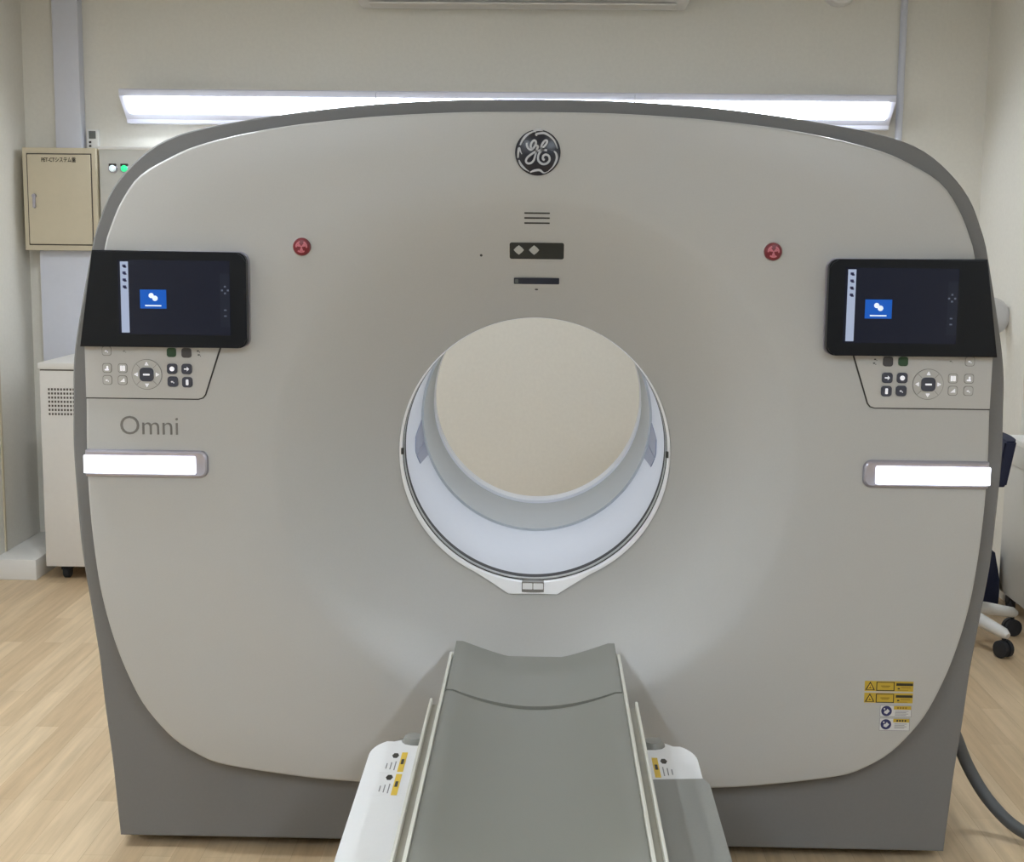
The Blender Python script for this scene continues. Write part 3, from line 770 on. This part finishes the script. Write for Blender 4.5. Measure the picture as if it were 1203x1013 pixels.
bp_ = thing('breaker_panel', 'beige steel breaker box with a lettered door on the wall at upper left', 'electrical box', (-2.27, WB, 1.48))
YF = 3.245
obj('enclosure', box(B(), -2.432, -2.085, YF, WB, 1.482, 1.958, .004), M['steel_box'], bp_)
bm = B(); 
for q in ((-2.412, -2.105, 1.927, 1.932), (-2.412, -2.105, 1.506, 1.511), (-2.412, -2.407, 1.506, 1.932), (-2.110, -2.105, 1.506, 1.932)): box(bm, q[0], q[1], YF - .0012, YF + .002, q[2], q[3])
obj('door_gap', bm, M['hole'], bp_, 0)
dr = obj('door', box(B(), -2.406, -2.111, YF - .010, YF + .004, 1.512, 1.926, .003), M['steel_box'], bp_)
bm = lathe(B(), [(.001, -.012), (.009, -.011), (.011, 0), (.011, .004)], (-2.378, YF - .010, 1.735), 'Y', 16)
lathe(bm, [(.001, -.010), (.007, -.009), (.008, 0), (.008, .004)], (-2.378, YF - .010, 1.686), 'Y', 16)
box(bm, -2.385, -2.371, YF - .019, YF - .009, 1.69, 1.735, .003)
obj('handle', bm, M['silver'], dr)
obj('lettering', text_bm('PET-CTシステム盤', .026, lambda x, h, y: Vector((-2.338 + x, YF - .010 - h, 1.893 + y)), .0012, bold=.0003, width=.162), M['ink'], dr, 0)

ib = thing('switch_box', 'pale grey electrical box with white and green pilot lamps beside the breaker box', 'electrical box', (-1.9, WB, 1.49))
YI = 3.27
obj('enclosure', box(B(), -2.078, -1.60, YI, WB, 1.485, 1.955, .003), M['grey_box'], ib)
obj('lid_rim', box(B(), -2.080, -1.598, YI - .006, YI + .012, 1.953, 1.968, .002), M['white'], ib)
for x, mm, nm in ((-2.012, M['white_lamp'], 'white_lamp'), (-1.957, M['green_lamp'], 'green_lamp')):
    b_ = obj(nm, lathe(B(), [(.001, -.028), (.012, -.025), (.016, -.014), (.016, 0)], (x, YI, 1.866), 'Y', 20), mm, ib)
    obj('lamp_collar', lathe(B(), [(.016, -.012), (.021, -.010), (.022, .002)], (x, YI, 1.866), 'Y', 20, False), M['silver'], b_)
    bm = B(); box(bm, x - .017, x + .017, YI - .016, YI - .001, 1.876, 1.888, .002); obj('lamp_shade', bm, M['seam'], b_)

rc = thing('remote_controller', 'small white wall controller with a grey screen, just above the breaker box', 'controller', (-2.14, WB, 1.97))
YR = 3.365
obj('body', box(B(), -2.163, -2.110, YR, WB, 1.959, 2.052, .004), M['white'], rc)
obj('display', box(B(), -2.153, -2.120, YR - .002, YR + .004, 2.008, 2.044, .001), M['lcd'], rc)
for z in (1.992, 1.974): obj('button', box(B(), -2.153, -2.142, YR - .003, YR + .003, z - .005, z + .005, .001), M['seam'], rc)

# round unit on the right wall
ru = thing('round_wall_unit', 'round pale grey unit with an orange-red dot, sticking out from the right wall', 'wall unit', (1.985, 2.9, 1.25))
obj('disc', lathe(B(), [(.001, -.03), (.06, -.028), (.080, -.016), (.086, 0), (.080, .02), (.001, .024)], (1.992, 2.9, 1.240), 'Y', 36), M['disc'], ru)
obj('dot', lathe(B(), [(.001, -.012), (.014, -.010), (.0175, 0), (.0175, .006)], (1.993, 2.872, 1.226), 'Y', 20), M['orange'], ru)
obj('bracket', box(B(), 2.00, WR1, 2.905, 2.94, 1.21, 1.26, .004), M['disc'], ru)

# ------------------------------------------------------------------ floor-standing things at the left
cb = thing('equipment_cabinet', 'off-white equipment cabinet with a grid of vent holes, on casters behind the scanner at left', 'cabinet', (-1.95, 3.1, 0))
obj('body', box(B(), -2.228, -1.65, 2.80, 3.285, .064, .958, .006), M['offwhite'], cb)
obj('lid', box(B(), -2.232, -1.646, 2.794, 3.289, .963, .993, .006), M['offwhite'], cb)
obj('lid_seam', box(B(), -2.224, -1.654, 2.803, 3.28, .955, .966), M['hole'], cb)
bm = B()
for i in range(12):
    for j in range(7):
        x = -2.186 + i * .0138; z = .874 - j * .0185
        box(bm, x - .004, x + .004, 2.7985, 2.803, z - .0048, z + .0048)
obj('vent_grille', bm, M['hole'], cb, 0)
for x, y in ((-2.15, 2.86), (-1.73, 2.86), (-2.15, 3.22), (-1.73, 3.22)):
    bm = lathe(B(), [(.001, -.016), (.024, -.016), (.030, -.011), (.030, .011), (.024, .016), (.001, .016)], (x, y, .030), 'X', 24)
    c_ = obj('caster', bm, M['rubber'], cb)
    obj('caster_fork', box(B(), x - .024, x + .024, y - .02, y + .03, .040, .066, .004), M['rubber'], c_)
tag(obj('step_platform', box(B(), WL + .001, -2.272, 2.795, WB - .002, 0, .0945, .003), M['white'], None, loc=(-2.37, 3.1, 0)), 'low white boxed step along the foot of the left wall', 'step')

# ------------------------------------------------------------------ things at the right edge
dk = thing('side_desk', 'pale grey desk with a white top at the right edge, beyond the scanner', 'desk', (2.35, 2.1, 0))
obj('top', box(B(), 1.998, 2.74, 1.50, 2.63, .728, .752, .004), M['white'], dk)
obj('side_panel', box(B(), 2.006, 2.03, 1.52, 2.62, .075, .7278, .003), M['grey_box'], dk)
obj('side_panel', box(B(), 2.70, 2.725, 1.52, 2.62, .075, .7278, .003), M['grey_box'], dk)
obj('rear_panel', box(B(), 2.03, 2.70, 2.59, 2.615, .15, .7278, .003), M['grey_box'], dk)
obj('apron', box(B(), 2.001, 2.0065, 1.52, 2.62, .64, .7278, .001), M['grey_box'], dk)
for x, y in ((2.022, 1.62), (2.022, 2.50), (2.71, 1.62), (2.71, 2.50)):
    bm = lathe(B(), [(.001, -.012), (.028, -.012), (.033, -.007), (.033, .007), (.028, .012), (.001, .012)], (x, y, .033), 'X', 20)
    c_ = obj('caster', bm, M['rubber'], dk); obj('caster_fork', box(B(), x - .018, x + .018, y - .015, y + .02, .045, .076, .003), M['rubber'], c_)

ch = thing('office_chair', 'office chair with navy backrest and white five-star base, half hidden behind the scanner at right', 'chair', (1.64, 2.10, 0))
CX_, CY_ = 1.64, 2.10
obj('column', lathe(B(), [(.028, .07), (.028, .22), (.018, .225), (.018, .40), (.001, .40)], (CX_, CY_, 0), 'Z', 20), M['black_matte'], ch)
obj('hub', lathe(B(), [(.001, .085), (.045, .085), (.05, .10), (.045, .155), (.03, .165), (.001, .165)], (CX_, CY_, 0), 'Z', 24), M['white'], ch)
a_first = math.atan2(1.875 - CY_, 1.775 - CX_)
for i in range(5):
    a = a_first + i * 2 * PI / 5
    d = Vector((math.cos(a), math.sin(a), 0)); c0 = Vector((CX_, CY_, 0))
    tip = c0 + d * .285
    lg = obj('leg', tube(B(), [c0 + d * .03 + Vector((0, 0, .128)), c0 + d * .16 + Vector((0, 0, .118)), tip + Vector((0, 0, .094)), tip + d * .018 + Vector((0, 0, .088))], [.03, .026, .021, .012], 12), M['white'], ch, 50)
    bm = B()
    s_ = Vector((-d.y, d.x, 0))
    for q in (-1, 1):
        cc = tip + s_ * q * .013 + Vector((0, 0, .034))
        rings_ = []
        tube(bm, [cc - s_ * .010, cc - s_ * .008, cc + s_ * .008, cc + s_ * .010], [.028, .034, .034, .028], 20)
    tube(bm, [tip + Vector((0, 0, .03)), tip + Vector((0, 0, .085))], .009, 10)
    obj('caster', bm, M['rubber'], lg, 40)
bm = box(B(), CX_ - .25, CX_ + .09, CY_ - .22, CY_ + .22, .43, .50, .03, 4)
obj('seat', bm, M['navy'], ch, 50)
obj('seat_plate', box(B(), CX_ - .12, CX_ + .08, CY_ - .1, CY_ + .1, .398, .432, .006), M['black_matte'], ch)
bm = B()
P = []
for j in range(9):
    y = CY_ - .21 + .42 * j / 8
    x = CX_ + .140 - .03 * (abs(j - 4) / 4) ** 2
    P.append((x, y))
pts = [(x + .022, y) for x, y in P] + [(x - .022, y) for x, y in P[::-1]]
prism(bm, pts, lambda a, b: Vector((a + .03, b, .828)), lambda a, b: Vector((a, b, .652)))
bmesh.ops.bevel(bm, geom=bm.edges[:], offset=.008, segments=2, affect='EDGES')
obj('backrest', bm, M['navy'], ch, 50)
obj('back_bar', tube(B(), catmull([(CX_ + .03, CY_, .412), (CX_ + .07, CY_, .42), (CX_ + .085, CY_, .52), (CX_ + .108, CY_, .70)], 6), .016, 10), M['black_matte'], ch, 60)

bg = thing('floor_bag', 'dark navy bag with a pale strap on the floor behind the chair at right', 'bag', (1.86, 2.66, 0))
t2 = bmesh.new(); bmesh.ops.create_cube(t2, size=1.0)
bmesh.ops.subdivide_edges(t2, edges=t2.edges[:], cuts=5, use_grid_fill=True)
bm = B()
def bagfn(c):
    r = c.length
    u = Vector((c.x * (1 - .28 * max(0, c.z + .1)), c.y * (1 - .45 * max(0, c.z)), c.z))
    k = 1 - .16 * max(0, (r - .5))
    return Vector((1.885 + u.x * .22 * k, 2.655 + u.y * .2 * k, .125 + u.z * .25 + .006 * math.sin(c.x * 14 + c.z * 9)))
merge(bm, t2, bagfn)
obj('body', bm, M['navy'], bg, 60)
obj('strap', tube(B(), catmull([(1.905, 2.575, .268), (1.900, 2.548, .20), (1.885, 2.546, .17), (1.905, 2.546, .12)], 6), .007, 8), M['white'], bg, 60)
obj('strap', tube(B(), catmull([(1.865, 2.57, .255), (1.875, 2.548, .21), (1.885, 2.546, .17)], 6), .006, 8), M['white'], bg, 60)

# ------------------------------------------------------------------ camera, world, view
cx, cy, cz, yaw, pit, rol, f = 0.0228277, -3.3780093, 1.5858573, -0.0228200, 0.1401542, 0.0102794, 1650.3327
fw = Vector((math.sin(yaw) * math.cos(pit), math.cos(yaw) * math.cos(pit), -math.sin(pit)))
r0 = Vector((math.cos(yaw), -math.sin(yaw), 0)); u0 = r0.cross(fw)
r_ = r0 * math.cos(rol) + u0 * math.sin(rol); u_ = -r0 * math.sin(rol) + u0 * math.cos(rol)
cam = bpy.data.cameras.new('camera'); co = bpy.data.objects.new('camera', cam); C.objects.link(co)
co.matrix_world = Matrix(((r_.x, u_.x, -fw.x, cx), (r_.y, u_.y, -fw.y, cy), (r_.z, u_.z, -fw.z, cz), (0, 0, 0, 1)))
cam.sensor_fit = 'HORIZONTAL'; cam.sensor_width = 36.0; cam.lens = f * 36.0 / 1203.0; cam.clip_start = 0.05
bpy.context.scene.camera = co

w = bpy.data.worlds.new('world'); bpy.context.scene.world = w; w.use_nodes = True
w.node_tree.nodes['Background'].inputs['Color'].default_value = (.9, .92, 1, 1)
w.node_tree.nodes['Background'].inputs['Strength'].default_value = 0.05
vs = bpy.context.scene.view_settings
vs.view_transform = 'Standard'; vs.look = 'None'; vs.gamma = 1.0; vs.exposure = 0.0; vs.use_curve_mapping = False
cy_ = bpy.context.scene.cycles
cy_.max_bounces = 10; cy_.diffuse_bounces = 6
